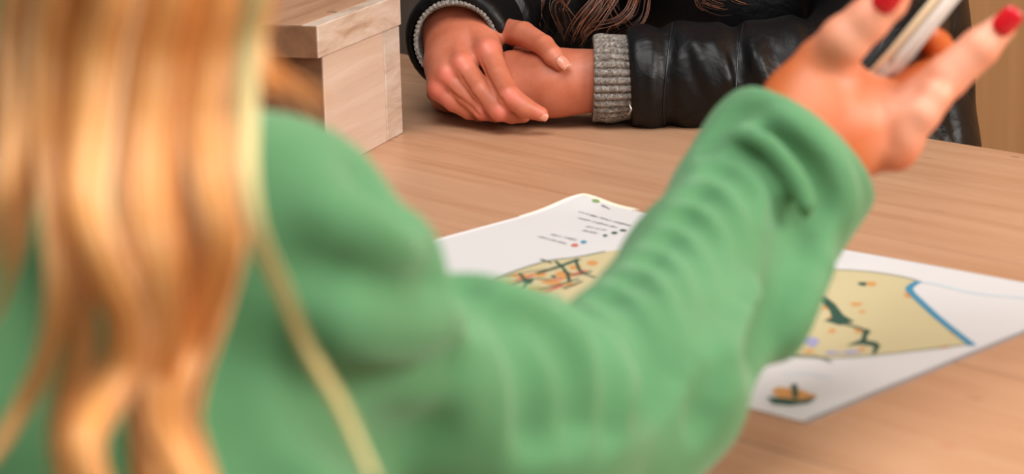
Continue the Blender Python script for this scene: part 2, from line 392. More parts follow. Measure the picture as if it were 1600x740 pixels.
def grid_sheet(u0, u1, v0, v1, nu, nv, off, th):
    U, Vv = np.meshgrid(np.linspace(u0, u1, nu), np.linspace(v0, v1, nv), indexing='ij')
    top = F0+U[..., None]*u_+Vv[..., None]*v_; top = top+np.array([0, 0, 1.])*(hgt(U, Vv)+off)[..., None]
    bot = top-np.array([0, 0, th]); n = nu*nv
    Vs = np.concatenate([top.reshape(-1, 3), bot.reshape(-1, 3)]); I = np.arange(n).reshape(nu, nv)
    q = np.stack([I[:-1, :-1], I[1:, :-1], I[1:, 1:], I[:-1, 1:]], -1).reshape(-1, 4)
    Fs = [q[:, ::-1], q+n]
    for a in (I[0], I[-1][::-1], I[:, 0][::-1], I[:, -1]): Fs.append(np.stack([a[:-1], a[1:], a[1:]+n, a[:-1]+n], 1))
    return Vs, np.concatenate(Fs)
V, Q = grid_sheet(0, SL, 0, SS, 80, 60, 0, .00025); mesh_obj('paper', V, Q, M_PAPER, sheet)
V, Q = grid_sheet(-.003, .05, -.008, .06, 16, 16, -.0006, .00025); o = mesh_obj('under_sheet', V, Q, M_BEIGE, sheet); o['label'] = 'cream corner peeking out under the sheet'
def ink(name, c): return plain(name, srgb(*c), .6)
I_YEL = ink('ink_yellow', (190, 178, 138)); I_ORG = ink('ink_orange', (196, 140, 80)); I_DKG = ink('ink_dark_green', (36, 76, 62)); I_BLU = ink('ink_blue', (56, 130, 160))
I_PBL = ink('ink_pale_blue', (190, 214, 226)); I_TXT = ink('ink_text', (92, 88, 88)); I_RED = ink('ink_red', (190, 100, 80)); I_GRN = ink('ink_leaf', (120, 150, 96)); I_OLV = ink('ink_olive', (120, 120, 60)); I_VIO = ink('ink_violet', (150, 150, 184)); I_DPG = ink('ink_pale_green', (206, 204, 132))
def poly_print(name, polys, mat, up):
    """flat printed shapes, triangulated and dropped on the sheet"""
    import bmesh
    bm = bmesh.new()
    for pl in polys:
        vs = [bm.verts.new((a, b, 0)) for a, b in pl]
        try: bm.faces.new(vs)
        except Exception: pass
    bmesh.ops.triangulate(bm, faces=bm.faces[:])
    for _ in range(2): bmesh.ops.subdivide_edges(bm, edges=[e for e in bm.edges if e.calc_length() > .02], cuts=1); bmesh.ops.triangulate(bm, faces=bm.faces[:])
    for v in bm.verts:
        p = sheet_pt(v.co.x, v.co.y, up); v.co = Vector(p)
    bmesh.ops.recalc_face_normals(bm, faces=bm.faces[:])
    me = bpy.data.meshes.new(name); bm.to_mesh(me); bm.free(); me.materials.append(mat)
    o = bpy.data.objects.new(name, me); COL.objects.link(o); adopt(o, sheet); return o
def pp(pts): return [px_uv(*p) for p in pts]
def stroke(pts, w):
    c = spline([px_uv(*p) for p in pts], max(8, len(pts)*5)); T = np.gradient(c, axis=0); T /= np.linalg.norm(T, axis=1)[:, None]+1e-9; N = np.stack([-T[:, 1], T[:, 0]], 1)*w/2
    a = c+N; b = c-N
    return [[tuple(a[i]), tuple(a[i+1]), tuple(b[i+1]), tuple(b[i])] for i in range(len(c)-1)]
def blob(x, y, rx, ry, n=10, jit=.3):
    u0, v0 = px_uv(x, y); ux, vx = px_uv(x+rx, y); uy, vy = px_uv(x, y+ry)
    out = []
    for k in range(n):
        a = k/n*2*math.pi; j = 1+random.uniform(-jit, jit); ca, sa = math.cos(a)*j, math.sin(a)*j
        out.append((u0+(ux-u0)*ca+(uy-u0)*sa, v0+(vx-v0)*ca+(vy-v0)*sa))
    return out
land = [(700, 452), (740, 440), (775, 434), (810, 420), (850, 408), (900, 402), (945, 393), (1010, 385), (1090, 392), (1180, 405), (1290, 421), (1340, 423), (1390, 429), (1437, 439), (1422, 452), (1440, 470), (1475, 505), (1517, 538), (1460, 546), (1380, 553), (1300, 559), (1215, 556), (1100, 540), (1000, 520), (900, 500), (800, 480)]
poly_print('printed_land', [pp(land)], I_YEL, .00012)['label'] = 'pale yellow printed land area'
dk = []; strk = []
strk = [stroke([(775, 434), (850, 409), (900, 402), (945, 393)], .0016),
    stroke([(838, 428), (870, 418), (905, 405)], .004),
    stroke([(845, 405), (862, 411)], .002),
    stroke([(1290, 500), (1320, 506), (1345, 513), (1358, 520)], .003),
    stroke([(1352, 520), (1350, 531)], .003),
    stroke([(790, 432), (830, 424), (870, 420)], .0012),
    stroke([(1215, 556), (1300, 559), (1380, 554), (1517, 538)], .0011),
    stroke([(1290, 421), (1340, 423), (1390, 429), (1432, 438)], .0012)]

dk += [pp([(1272, 462), (1290, 463), (1305, 475), (1318, 492), (1335, 502), (1312, 508), (1288, 500), (1300, 496), (1296, 484), (1284, 472)])]
dk += [blob(1354, 518, 7, 5)]
dk += [pp([(1322, 540), (1345, 530), (1370, 534), (1376, 540), (1368, 553), (1362, 552), (1366, 541), (1345, 538)])]
dk += [blob(1348, 444, 7, 3), blob(825, 440, 6, 4), blob(865, 433, 5, 2.5), blob(1222, 550, 12, 3), blob(825, 439, 10, 3)]

for q in dk:
    if len(q) > 4: poly_print('printed_wood', [q], I_DKG, .00030)
for q in strk: poly_print('printed_line', q, I_DKG, .00030)
for q in ([(800, 444), (830, 436), (862, 438)], [(842, 452), (872, 446), (905, 436)], [(880, 424), (900, 430), (925, 424)], [(812, 428), (822, 440), (818, 450)], [(880, 452), (910, 440)], [(900, 408), (908, 425), (930, 434)], [(868, 408), (884, 424), (890, 440)]):
    poly_print('printed_line', stroke(q, .0022), I_DKG, .00028)
for q in ([(790, 445), (820, 434), (850, 424)], [(850, 440), (885, 434), (915, 422)], [(850, 456), (880, 446)]):
    poly_print('printed_line', stroke(q, .0045), I_RED, .00018)
og = [blob(x, y, rx, ry, 8, .35) for x, y, rx, ry in ((1362, 444, 9, 3), (1340, 475, 9, 3), (1347, 487, 8, 2.5), (1300, 496, 6, 3.5), (1291, 481, 6, 3), (1300, 516, 8, 4), (1341, 516, 6, 4), (1419, 460, 8, 5), (1347, 545, 8, 4), (1490, 520, 6, 3), (1475, 542, 9, 2),
      (812, 431, 14, 4), (845, 428, 12, 4), (880, 430, 14, 5), (860, 441, 16, 4), (900, 418, 10, 3), (925, 412, 10, 4), (840, 452, 14, 4), (800, 441, 7, 3), (890, 445, 10, 3), (1262, 548, 8, 3))]
for q in og: poly_print('printed_building', [q], I_ORG, .00022)
poly_print('printed_coast', stroke([(1436, 440), (1424, 447), (1422, 455), (1440, 473), (1470, 500), (1520, 540)], .0045), I_BLU, .00034)['label'] = 'blue printed coast line'
poly_print('printed_contour', stroke([(1436, 440), (1470, 446), (1520, 458), (1560, 462), (1680, 472)], .0018), I_PBL, .00026)
poly_print('printed_contour', stroke([(1225, 585), (1260, 583), (1300, 592)], .001), I_PBL, .00026)
for q in [blob(1268, 532, 12, 8, 9, .5), blob(1255, 520, 7, 3), blob(1300, 550, 14, 3, 9, .5), blob(1330, 550, 14, 3, 9, .4), blob(1245, 540, 8, 5, 9, .5)]: poly_print('printed_harbour', [q], I_VIO, .0003)
poly_print('printed_line', stroke([(1215, 556), (1270, 556), (1300, 566)], .0015), I_DKG, .00036)
poly_print('printed_boat_sail', [pp([(1205, 612), (1215, 604), (1230, 606), (1250, 608), (1262, 613), (1277, 618), (1265, 625), (1220, 624)])], I_ORG, .0002)['label'] = 'yellow top of the printed oval vignette'
poly_print('printed_boat_hull', [pp([(1198, 620), (1225, 622), (1250, 625), (1277, 620), (1265, 630), (1235, 634), (1208, 631)])]+stroke([(1243, 622), (1242, 608), (1241, 600)], .003), I_DKG, .0003)['label'] = 'dark green lower part of the printed oval vignette'
# lines of small print: each word a row of tiny strokes
def line_print(name, x0, y0, x1, y1, words, mat=I_TXT, hgt_=.0034):
    a = np.array(px_uv(x0, y0)); b = np.array(px_uv(x1, y1)); L = np.linalg.norm(b-a); d = (b-a)/L; nrm = np.array([-d[1], d[0]]); out = []
    tot = sum(words)+len(words)-1; s = 0
    for wd in words:
        for k in range(wd):
            p = a+d*L*(s+.12)/tot; q = a+d*L*(s+.78)/tot; h = hgt_*(1.0 if random.random() < .3 else .7)
            st = (q-p)*.32
            out.append([tuple(p-nrm*h/2), tuple(p+st-nrm*h/2), tuple(p+st+nrm*h/2), tuple(p+nrm*h/2)])
            m = nrm*h*(random.choice((-.35, 0, .35))); out.append([tuple(p+m-nrm*h*.12), tuple(q+m-nrm*h*.12), tuple(q+m+nrm*h*.12), tuple(p+m+nrm*h*.12)])
            if random.random() < .6: out.append([tuple(q-st-nrm*h/2), tuple(q-nrm*h/2), tuple(q+nrm*h/2), tuple(q-st+nrm*h/2)])
            s += 1
        s += 1
    return poly_print(name, out, mat, .0002)
for args in ((905, 332, 985, 353, (9, 6, 8)), (904, 341, 965, 356, (7, 9, 4)), (916, 354, 948, 360, (5, 7)), (911, 360, 935, 365, (8,)), (861, 366, 901, 375, (6, 7)), (841, 369, 886, 381, (7, 4, 6)), (940, 323, 953, 328, (6,))):
    line_print('printed_text', *args)
poly_print('printed_key_dot', [blob(912, 378, 5, 2.5, 12, .05)], I_BLU, .0002)['label'] = 'blue key mark'
poly_print('printed_key_dot', [blob(898, 383, 6, 2.6, 12, .05)], I_RED, .0002)['label'] = 'red key mark'
poly_print('printed_key_dot', [blob(931, 319.5, 6, 2, 12, .1)], I_GRN, .0002)['label'] = 'green emblem mark'
for q in [blob(946, 368, 4, 2, 8, .2), blob(960, 364, 5, 2, 8, .2), blob(974, 360, 6, 2, 8, .2)]: poly_print('printed_key_dot', [q], I_DKG, .0002)

# ------------------------------------------------------------------ people: shared pieces
def unit(v): v = np.asarray(v, float); return v/np.linalg.norm(v)
def head_groups(c, face, scale=1.0):
    f = unit(face); s = unit(np.cross(f, (0, 0, 1))); u = np.cross(s, f); q = scale
    o = lambda a, b, d: c+(f*a+s*b+u*d)*q
    g = [G([cap(o(-.015, 0, .03), o(.012, 0, .03), .078*q), cap(o(.02, 0, -.01), o(.05, 0, -.075), .058*q, .032*q), cap(o(.02, -.025, -.055), o(.02, .025, -.055), .04*q)], .03, .03)]
    g.append(G([cap(o(.088, 0, .012), o(.108, 0, -.022), .008*q, .012*q), cap(o(.098, -.010, -.026), o(.098, .010, -.026), .008*q)], .006, .012))
    g.append(G([cap(o(.086, -.016, -.052), o(.086, .016, -.052), .0065*q), cap(o(.084, -.012, -.062), o(.084, .012, -.062), .007*q)], .002, .004))
    g.append(G([cap(o(.084, -.040, .024), o(.090, -.015, .026), .008*q), cap(o(.084, .040, .024), o(.090, .015, .026), .008*q)], .004, .012))
    g.append(G([cap(o(.098, -.031, .006), o(.098, -.029, .006), .012*q), cap(o(.098, .031, .006), o(.098, .029, .006), .012*q)], .001, .008, '-'))
    for sg in (-1, 1): g.append(G([cap(o(-.005, sg*.074, .015), o(-.010, sg*.078, -.02), .014*q, .010*q)], .002, .006))
    g.append(G([cap(o(-.02, 0, -.05), o(-.04, 0, -.15), .05*q, .052*q)], .01, .03))
    eyes = [(o(.076, sg*.030, .006), .0120*q) for sg in (-1, 1)]
    return g, eyes, (f, s, u, o)
def eyeballs(eyes, f, parent):
    for c, r in eyes:
        V, Q = ball(c, r); e = mesh_obj('eye', V, Q, M_EYE, parent)
        V, Q = ball(c+f*r*.62, r*.5); mesh_obj('iris', V, Q, M_IRIS, e)
def ball(c, r, n=14, sc=(1, 1, 1), ax=None):
    V = []; Q = []
    for i in range(n+1):
        for j in range(2*n):
            t = math.pi*i/n; p = math.pi*j/n; v = np.array([math.sin(t)*math.cos(p)*sc[0], math.sin(t)*math.sin(p)*sc[1], math.cos(t)*sc[2]])*r
            V.append(c+(v if ax is None else ax[0]*v[0]+ax[1]*v[1]+ax[2]*v[2]))
    for i in range(n):
        for j in range(2*n):
            a = i*2*n+j; b = i*2*n+(j+1) % (2*n); Q.append((a, a+2*n, b+2*n, b))
    return np.array(V), np.array(Q)
def nail(tipc, along, normal, w, l, mat, parent, lift=0.0, name='fingernail', label=None):
    """curved nail plate, convex, half sunk into the finger end"""
    a = unit(along); nrm = unit(np.asarray(normal)-np.dot(normal, a)*a); s = np.cross(a, nrm)
    V = []; Q = []; nu, nv = 9, 9
    for side in (0, 1):
        for i in range(nu):
            for j in range(nv):
                x = -1+2*i/(nu-1); y = -1+2*j/(nv-1)
                rr = (abs(x)**3+abs(y)**3)**(1/3); m_ = max(abs(x), abs(y)); k = m_/rr if rr > 1e-6 else 1
                x2, y2 = x*k, y*k
                V.append(tipc+a*x2*l/2+s*y2*w/2+nrm*(lift-(.42*w*(1-math.sqrt(max(0, 1-.75*y2*y2)))+.06*l*x2*x2)-side*.0006))
    n = nu*nv
    for i in range(nu-1):
        for j in range(nv-1):
            k = i*nv+j; Q.append((k, k+1, k+nv+1, k+nv)); Q.append((k+n, k+nv+n, k+nv+1+n, k+1+n))
    bd_ = [i*nv for i in range(nu)]+[(nu-1)*nv+j for j in range(1, nv)]+[i*nv+nv-1 for i in range(nu-2, -1, -1)]+[j for j in range(nv-2, 0, -1)]
    for k in range(len(bd_)): p, q = bd_[k], bd_[(k+1) % len(bd_)]; Q.append((p, q, q+n, p+n))
    o = mesh_obj(name, V, np.array(Q), mat, parent)
    if label: o['label'] = label
    return o
def ribbed_cuff(name, path, radii, parent, ribs=30, amp=.0011, flat=1.0, mat=None, label=None, thick=.003):
    """knitted cuff: ribs run along the arm; doubled back inside so that it has an edge"""
    pth = spline(path, 26); rad = np.interp(np.linspace(0, 1, 26), np.linspace(0, 1, len(radii)), radii)
    n = len(pth); A = ribs*10; a = np.arange(A)/A*2*math.pi
    T = np.gradient(pth, axis=0); T /= np.linalg.norm(T, axis=1)[:, None]
    u = np.cross(T, (0, 0, 1.)); u /= np.linalg.norm(u, axis=1)[:, None]; w = np.cross(u, T)
    prof = np.abs(np.sin(a*ribs/2))**.6
    V = []
    for side in (0, 1):
        for i in range(n):
            k = i if side == 0 else n-1-i
            end = min(1, k/1.6); r = rad[k]-(1-end)**2*.001
            r = (r-amp+2*amp*prof) if side == 0 else np.full(A, r-thick)
            r = r+.0005*np.sin(a*3+k*.5)
            V.append(pth[k]+r[:, None]*(u[k]*np.cos(a)[:, None]*flat+w[k]*np.sin(a)[:, None]))
    V = np.concatenate(V); m = 2*n
    i = np.arange(m)[:, None]*A; j = np.arange(A)[None]; i2 = ((np.arange(m)+1) % m)[:, None]*A
    Q = np.stack([i+j, i+(j+1) % A, i2+(j+1) % A, i2+j], -1).reshape(-1, 4)
    o = mesh_obj(name, V, Q, mat or M_KNIT, parent)
    if label: o['label'] = label
    return o
def flush_attr(o, spots):
    V = np.empty(len(o.data.vertices)*3); o.data.vertices.foreach_get('co', V); V = V.reshape(-1, 3)
    off = np.array(o.parent.location); V = V+0
    f = np.zeros(len(V)); mw = np.array(o.parent.matrix_basis @ o.matrix_basis)
    Wd = V@mw[:3, :3].T+mw[:3, 3]
    for p, r, a in spots: f = np.maximum(f, a*np.exp(-((Wd-p)**2).sum(1)/(r*r)))
    fattr(o, 'flush', f)
def fg(*nodes, ki=.002, ko=.0022): return G(pc(*nodes), ki, ko)
def lower_body(hip, fdir, side, gap, parent, knee=.40, seat=.45):
    """seated legs in trousers and shoes, under the table"""
    gs = []; sh = []
    for sg in (-1, 1):
        h = hip+side*sg*.085; k = h+fdir*knee+side*sg*.02; k[2] = seat+.10; a = k+fdir*.02; a[2] = .10
        gs.append(G(chain([(h, .082), (k, .058), (k*.35+a*.65, .05), (a, .043)]), .02, .03)); sh.append((a, fdir))
    gs.append(G([cap(hip-side*.07, hip+side*.07, .095)], .01, .04))
    V, Q = surfnet(gs, .007, smooth=2); mesh_obj('trousers', V, Q, M_DENIM, parent)
    for a, fd in sh:
        b = a.copy(); b[2] = .045
        g = [G([cap(b-fd*.04, b+fd*.15, .042, .036), cap(a-fd*.005, b-fd*.02, .045)], .02, .02)]
        V, Q = surfnet(g, .005, smooth=2); V[:, 2] = np.maximum(V[:, 2], .0005); mesh_obj('shoe', V, Q, M_SHOE, parent)
def stool(pos, label):
    t = empty('stool', (pos[0], pos[1], 0)); tag(t, label, 'stool'); zt = pos[2]
    V, Q = ball(np.array([0, 0, zt-.018]), 1, 16, (.17, .17, .018)); o = mesh_obj('seat', V, Q, M_LID); o.parent = t
    for k in range(4):
        a = math.pi/4+k*math.pi/2; p = [np.array([math.cos(a)*.10, math.sin(a)*.10, zt-.03]), np.array([math.cos(a)*.16, math.sin(a)*.16, .0])]
        V, Q, S_ = tubes([np.linspace(p[0], p[1], 4)], [.014], 10); o = mesh_obj('leg', V, Q, M_LID); o.parent = t
# ================================================================== person across the table, black puffer jacket
shA_r = P(870, -230, 2.16); shA_l = P(1330, -230, 2.02)       # shoulders
midA = (shA_r+shA_l)/2; hipA = midA+ND*.06; hipA[2] = .54
perA = empty('person', (hipA[0], hipA[1], 0))
tag(perA, 'person in black puffer jacket with grey knit cuffs resting crossed hands on the table', 'person', None)
neckA = midA+np.array([0, 0, .09])-ND*.02; headA = midA+np.array([0, 0, .23])-ND*.05
elA_l = P(1370, 95, 1.90); elA_r = P(800, -45, 2.12)
wrA_r = P(716, 42, 1.945); wrA_l = P(950, 124, 1.875)
hg, eyesA, (fA, sA, uA, oA) = head_groups(headA, -ND*.9+np.array([-.1, -.1, -.35]))
bodyc = hg+[G(chain([(neckA, .05), (midA-np.array([0, 0, .03]), .07)]), .02, .03),
    G([cap(shA_r, shA_l, .055), cap(midA-np.array([0, 0, .12])-BD*.05, midA-np.array([0, 0, .12])+BD*.05, .072), cap(hipA+np.array([0, 0, .1])-BD*.05, midA-np.array([0, 0, .2]), .072)], .02, .02),
    G(chain([(shA_r, .045), (elA_r, .036), (P(745, -5, 2.02), .031)]), .01, .02), G(chain([(shA_l, .045), (elA_l, .036), (P(1050, 120, 1.875), .028)]), .01, .02)]
# right hand (left in the picture), lying over the other wrist
handR = [
    G(pc((760, -20, 2.04, 58), (722, 22, 1.965, 55), (712, 48, 1.94, 50)), .006, .006),
    G(pc((712, 48, 1.935, 47), (706, 82, 1.905, 32), (697, 114, 1.885, 23)), .008, .009),
    G(pc((722, 42, 1.935, 46), (726, 74, 1.905, 33), (722, 102, 1.882, 24)), .008, .009),
    G(pc((735, 42, 1.935, 42), (752, 62, 1.91, 32), (762, 82, 1.884, 24)), .008, .009),
    G(pc((702, 60, 1.93, 42), (693, 100, 1.905, 28), (686, 138, 1.888, 20)), .008, .009),
    G(pc((745, 45, 1.94, 36), (785, 52, 1.93, 25)), .008, .010),
    # thumb
    fg((772, 48, 1.925, 23.2), (818, 53, 1.888, 19.1), (850, 71, 1.862, 16.3), (864, 87, 1.850, 15.8), (875, 99, 1.845, 11.6), ki=.002, ko=.006),
    # index
    fg((764, 84, 1.880, 20.5), (779, 118, 1.858, 17.2), (796, 150, 1.838, 17.7), (820, 168, 1.836, 15.8), (845, 178, 1.838, 11.6)),
    # middle
    fg((724, 104, 1.880, 19.5), (752, 141, 1.858, 16.7), (781, 173, 1.845, 16.3), (800, 179, 1.853, 14.0), (818, 181, 1.862, 11.2)),
    # ring
    fg((700, 120, 1.884, 17.7), (728, 149, 1.872, 15.3), (755, 173, 1.862, 14.9), (775, 178, 1.868, 13.0), (795, 180, 1.88, 10.2)),
    # little
    fg((688, 142, 1.888, 16.7), (709, 160, 1.882, 14.4), (733, 173, 1.877, 13.5), (750, 178, 1.884, 11.6), (766, 180, 1.892, 9.3)),
]
# raised knuckles and tendons
handR += [G(pc((762, 80, 1.878, 17)), .001, .006), G(pc((722, 101, 1.874, 16)), .001, .005), G(pc((699, 118, 1.878, 14.5)), .001, .005), G(pc((686, 139, 1.884, 12)), .001, .005),
          G(pc((758, 74, 1.874, 6), (735, 38, 1.905, 6)), .001, .006), G(pc((719, 96, 1.872, 6), (715, 50, 1.903, 6)), .001, .006), G(pc((696, 112, 1.876, 5), (700, 60, 1.906, 5)), .001, .006)]
hr_base = list(handR)
for pts in ([(749, 92), (762, 120), (776, 146), (792, 170)], [(711, 108), (734, 142), (752, 165), (768, 186)], [(692, 132), (710, 150), (730, 163), (752, 184)]):
    handR += groove(hr_base, pts, .0013, .0028, '-')
# left wrist and hand underneath
handL = [
    G(pc((1060, 121, 1.875, 50), (960, 124, 1.875, 48), (905, 127, 1.872, 47), (862, 128, 1.875, 45)), .008, .01),
    G(pc((870, 108, 1.885, 30), (800, 112, 1.895, 30), (745, 125, 1.91, 24)), .008, .014),
    G(pc((870, 135, 1.872, 40), (815, 142, 1.880, 36), (760, 152, 1.895, 24)), .008, .014),
    G(pc((860, 145, 1.872, 30), (810, 155, 1.885, 26), (770, 163, 1.90, 20)), .008, .014),
    fg((745, 125, 1.91, 22), (705, 130, 1.935, 17), (685, 140, 1.955, 15), (678, 146, 1.968, 12)),
    fg((750, 140, 1.905, 20), (712, 150, 1.93, 16), (690, 158, 1.95, 14), (684, 160, 1.965, 11)),
    fg((760, 155, 1.90, 19), (722, 160, 1.925, 15), (702, 164, 1.945, 13), (694, 165, 1.955, 10)),
    fg((770, 163, 1.90, 17), (738, 166, 1.92, 14), (722, 167, 1.935, 12), (714, 167, 1.945, 10)),
    fg((830, 100, 1.90, 24), (790, 88, 1.93, 19), (765, 92, 1.95, 16), (750, 98, 1.96, 13)),
]
body = join(surfnet(bodyc, .005, smooth=2), surfnet(handR, .0010, smooth=1), surfnet(handL, .0012, smooth=2))
bA = mesh_obj('body', *body, M_SKIN_A, perA)
flush_attr(bA, [(P(759, 76, 1.872), .009, .8), (P(721, 100, 1.87), .008, .9), (P(698, 117, 1.872), .008, .9), (P(683, 140, 1.88), .010, .9), (P(797, 149, 1.825), .009, .8), (P(783, 176, 1.835), .009, .9),
    (P(757, 176, 1.855), .008, .7), (P(852, 72, 1.87), .010, .6), (P(850, 180, 1.83), .008, .5), (P(872, 98, 1.865), .009, .4), (P(785, 60, 1.91), .018, .35), (P(695, 160, 1.88), .012, .6)])
eyeballs(eyesA, fA, bA)
# nails
tn_a, tn_n = P(884, 106, 1.845)-P(864, 84, 1.848), P(960, 60, 1.72)-P(872, 98, 1.845)
nail(P(880, 96, 1.8385), tn_a, tn_n, .0100, .0120, M_NAIL, bA, lift=.0004)
nail(P(886, 103, 1.8385), tn_a, tn_n, .0085, .0026, M_NAILTIP, bA, lift=.0006, name='nail_edge')
nail(P(849, 182, 1.8325), P(858, 187, 1.838)-P(834, 175, 1.836), P(856, 190, 1.70)-P(847, 178, 1.838), .0075, .0085, M_NAIL, bA, lift=.0000)
# jacket
jg = []
sl_l = pc((983, 124, 1.872, 62), (1000, 121, 1.872, 78), (1050, 119, 1.873, 83), (1150, 120, 1.873, 84), (1260, 112, 1.885, 88), (1375, 92, 1.91, 92))
ax_l = unit(P(983, 124, 1.872)-P(1060, 120, 1.872))
jg.append(G(sl_l, .01, .02, clip=[(P(981, 122, 1.872), ax_l, .003)]))
jg.append(G(chain([(P(1375, 92, 1.91), R(92, 1.91)), (P(1370, -60, 1.97), .060), (shA_l, .068)]), .02, .03))
op = P(716, 55, 1.935); ax_r = unit(P(716, 60, 1.93)-P(770, 0, 2.03))
jg.append(G(pc((716, 64, 1.915, 87), (742, 38, 1.97, 88), (775, 5, 2.04, 88)), .01, .02, clip=[(P(713, 60, 1.905), ax_r, .008)]))
jg.append(G(chain([(P(775, 5, 2.04), R(88, 2.04)), (elA_r, .056), (shA_r, .068)]), .02, .03))
jg.append(G([cap(shA_r, shA_l, .075), cap(P(930, 60, 2.16), P(1340, 60, 2.06), .085), cap(P(930, -80, 2.17), P(1340, -80, 2.06), .085), cap(P(930, 260, 2.20), P(1350, 250, 2.03), .090), cap(P(930, 480, 2.22), P(1350, 480, 2.05), .092)], .04, .03))
jg.append(G([cap(midA-np.array([0, 0, .12])-BD*.06, midA-np.array([0, 0, .12])+BD*.06, .112), cap(hipA+np.array([0, 0, .04])-BD*.06, hipA+np.array([0, 0, .04])+BD*.06, .13), cap(midA-np.array([0, 0, .3])-BD*.06, midA-np.array([0, 0, .3])+BD*.06, .115), cap(midA-np.array([0, 0, .06]), midA+np.array([0, 0, -.02]), .09)], .04, .04))
jg.append(G(pc((1412, -80, 2.01, 92), (1412, 60, 1.99, 96), (1408, 130, 1.985, 105), (1408, 240, 1.985, 114), (1400, 420, 1.99, 118)), .02, .03))
# quilting seams: pinched rings around sleeves, bands across the body
def ring_on(ax_nodes, x, extra=0):
    pass
for (x, y, D, r, tilt) in ((1040, 119, 1.873, 83, -.06), (1152, 120, 1.873, 84, -.04), (1262, 112, 1.885, 88, .0)):
    jg.append(G(ring(P(x, y, D), ax_l+np.array([0, 0, tilt]), R(r+1, D), .0014), .001, .016, '-'))
    jg.append(G(ring(P(x, y, D), ax_l+np.array([0, 0, tilt]), R(r-2, D), .0016), .001, .002, '-'))
SEAMS = [([(1051, 36), (1046, 70), (1040, 120), (1037, 170), (1040, 204)], .0034, .010, '-'), ([(1051, 36), (1046, 70), (1040, 120), (1037, 170), (1040, 204)], .0012, .0012, '-'), ([(1161, 38), (1154, 80), (1150, 130), (1151, 165), (1156, 204)], .0034, .010, '-'), ([(1161, 38), (1154, 80), (1150, 130), (1151, 165), (1156, 204)], .0012, .0012, '-')]
for t_ in (.35, .8):
    c = P(716, 66, 1.925)*(1-t_)+P(775, 5, 2.04)*t_
    jg.append(G(ring(c, ax_r, R(86, 1.97), .0014), .001, .014, '-'))
base = [g for g in jg if g['op'] == '+']
for pts, r, ko, op_ in (*SEAMS,
    ([(1098, 60), (1108, 90), (1128, 130), (1150, 162)], .0012, .006, '-'), ([(1070, 70), (1080, 110), (1095, 150)], .0012, .007, '-'), ([(1120, 55), (1135, 80), (1150, 100)], .001, .006, '-'),
    ([(1160, 70), (1170, 100), (1182, 140)], .001, .006, '-'), ([(1200, 60), (1215, 90), (1230, 110)], .001, .007, '-'), ([(1062, 90), (1068, 130), (1085, 175)], .001, .006, '-'),
    ([(1085, 60), (1100, 100), (1122, 150)], .003, .010, '+'), ([(1110, 60), (1125, 95), (1145, 140)], .003, .010, '+'), ([(1175, 70), (1190, 110), (1205, 140)], .003, .010, '+'),
    ([(1008, 60), (1006, 110), (1010, 170)], .001, .006, '-'),
    ([(1508, 62), (1470, 72), (1430, 72)], .0012, .014, '-'), ([(1516, 140), (1480, 132), (1440, 140)], .0012, .014, '-'), ([(1496, 222), (1488, 190), (1484, 150)], .001, .010, '-'), ([(1484, 225), (1460, 190), (1450, 160)], .001, .008, '-'),
    ([(1495, 5), (1490, 40), (1492, 62)], .001, .008, '-')):
    jg += groove(base, pts, r, ko, op_)
hol = [G(pc((960, 124, 1.872, 52), (1150, 122, 1.873, 55)), .002, .003, '-'), G(pc((690, 98, 1.85, 69), (716, 64, 1.92, 69), (760, 20, 2.0, 62)), .002, .003, '-')]
V, Q = surfnet(jg+hol, .0032, smooth=2)
jk = mesh_obj('jacket', V, Q, M_PUFF, perA)
# stitched seams of the quilting
for k in (0, 2):
    X_, ok_ = hits(jg, spline(SEAMS[k][0], 40)); X_ = X_[ok_]
    V, Q, S_ = tubes([X_-FW*.0003], [.0009], 8); mesh_obj('seam', V, Q, M_SEAM, jk)
# collar, zip
V, Q, S_ = tubes([np.array([oA(math.sin(a)*.075-.01, math.cos(a)*.075, -.155) for a in np.linspace(-1.35, 4.5, 24)])], [.018], 10); mesh_obj('collar', V, Q, M_PUFF, jk)
M_METAL = plain('zip_metal', srgb(150, 146, 140), .3, Metallic=1.0)
V, Q, S_ = tubes([np.array([P(984, 163, 1.83), P(986, 171, 1.828), P(981, 180, 1.83)])], [np.array([.0007, .0012, .0006])], 8); mesh_obj('zip_pull', V, Q, M_METAL, jk)
# knitted cuffs
ribbed_cuff('knit_cuff', [P(926, 122, 1.872), P(958, 122, 1.872), P(1010, 121, 1.873)], [R(65, 1.87), R(66, 1.87), R(58, 1.87)], perA, ribs=32, amp=.0019)
ribbed_cuff('knit_cuff', [P(711, 66, 1.900), P(718, 58, 1.920), P(748, 25, 1.98)], [R(65, 1.92), R(66, 1.92), R(57, 1.95)], perA, ribs=56, amp=.0006)#, amp=.0010)
lower_body(hipA, -ND, BD, .0, perA, knee=.34, seat=.45)
stool((hipA[0], hipA[1], .45), 'round wooden stool under the person in the black puffer jacket')
# brown hair
hairA = None
def strands(path, n, spread, r, taper=True, seg=22, curl=0.0, sub=3):
    base_ = spline(path, seg); out = []; T = np.gradient(base_, axis=0); T /= np.linalg.norm(T, axis=1)[:, None]; u = np.cross(T, FW); u /= np.linalg.norm(u, axis=1)[:, None]; w = np.cross(T, u)
    s = np.linspace(0, 1, seg)
    for k in range(n):
        a = random.uniform(0, 2*math.pi); q = math.sqrt(random.random()); ph = random.uniform(0, 6.28); fr = random.uniform(1.0, 2.6); cut = random.uniform(.62, 1.0)
        cu, cw = q*math.cos(a), q*math.sin(a)
        sp = np.interp(s, np.linspace(0, 1, len(spread)), spread)
        wob_ = curl*np.sin(fr*s*2+ph)*s
        full = base_+u*((cu*sp)[:, None]+wob_[:, None])+w*((cw*sp*.5)[:, None]+wob_[:, None]*.5)
        out.append(np.stack([np.interp(s*cut, s, full[:, j]) for j in range(3)], 1))
    rr = r*(1-.75*s**3) if taper else np.full(seg, r)
    return out, [rr]*n
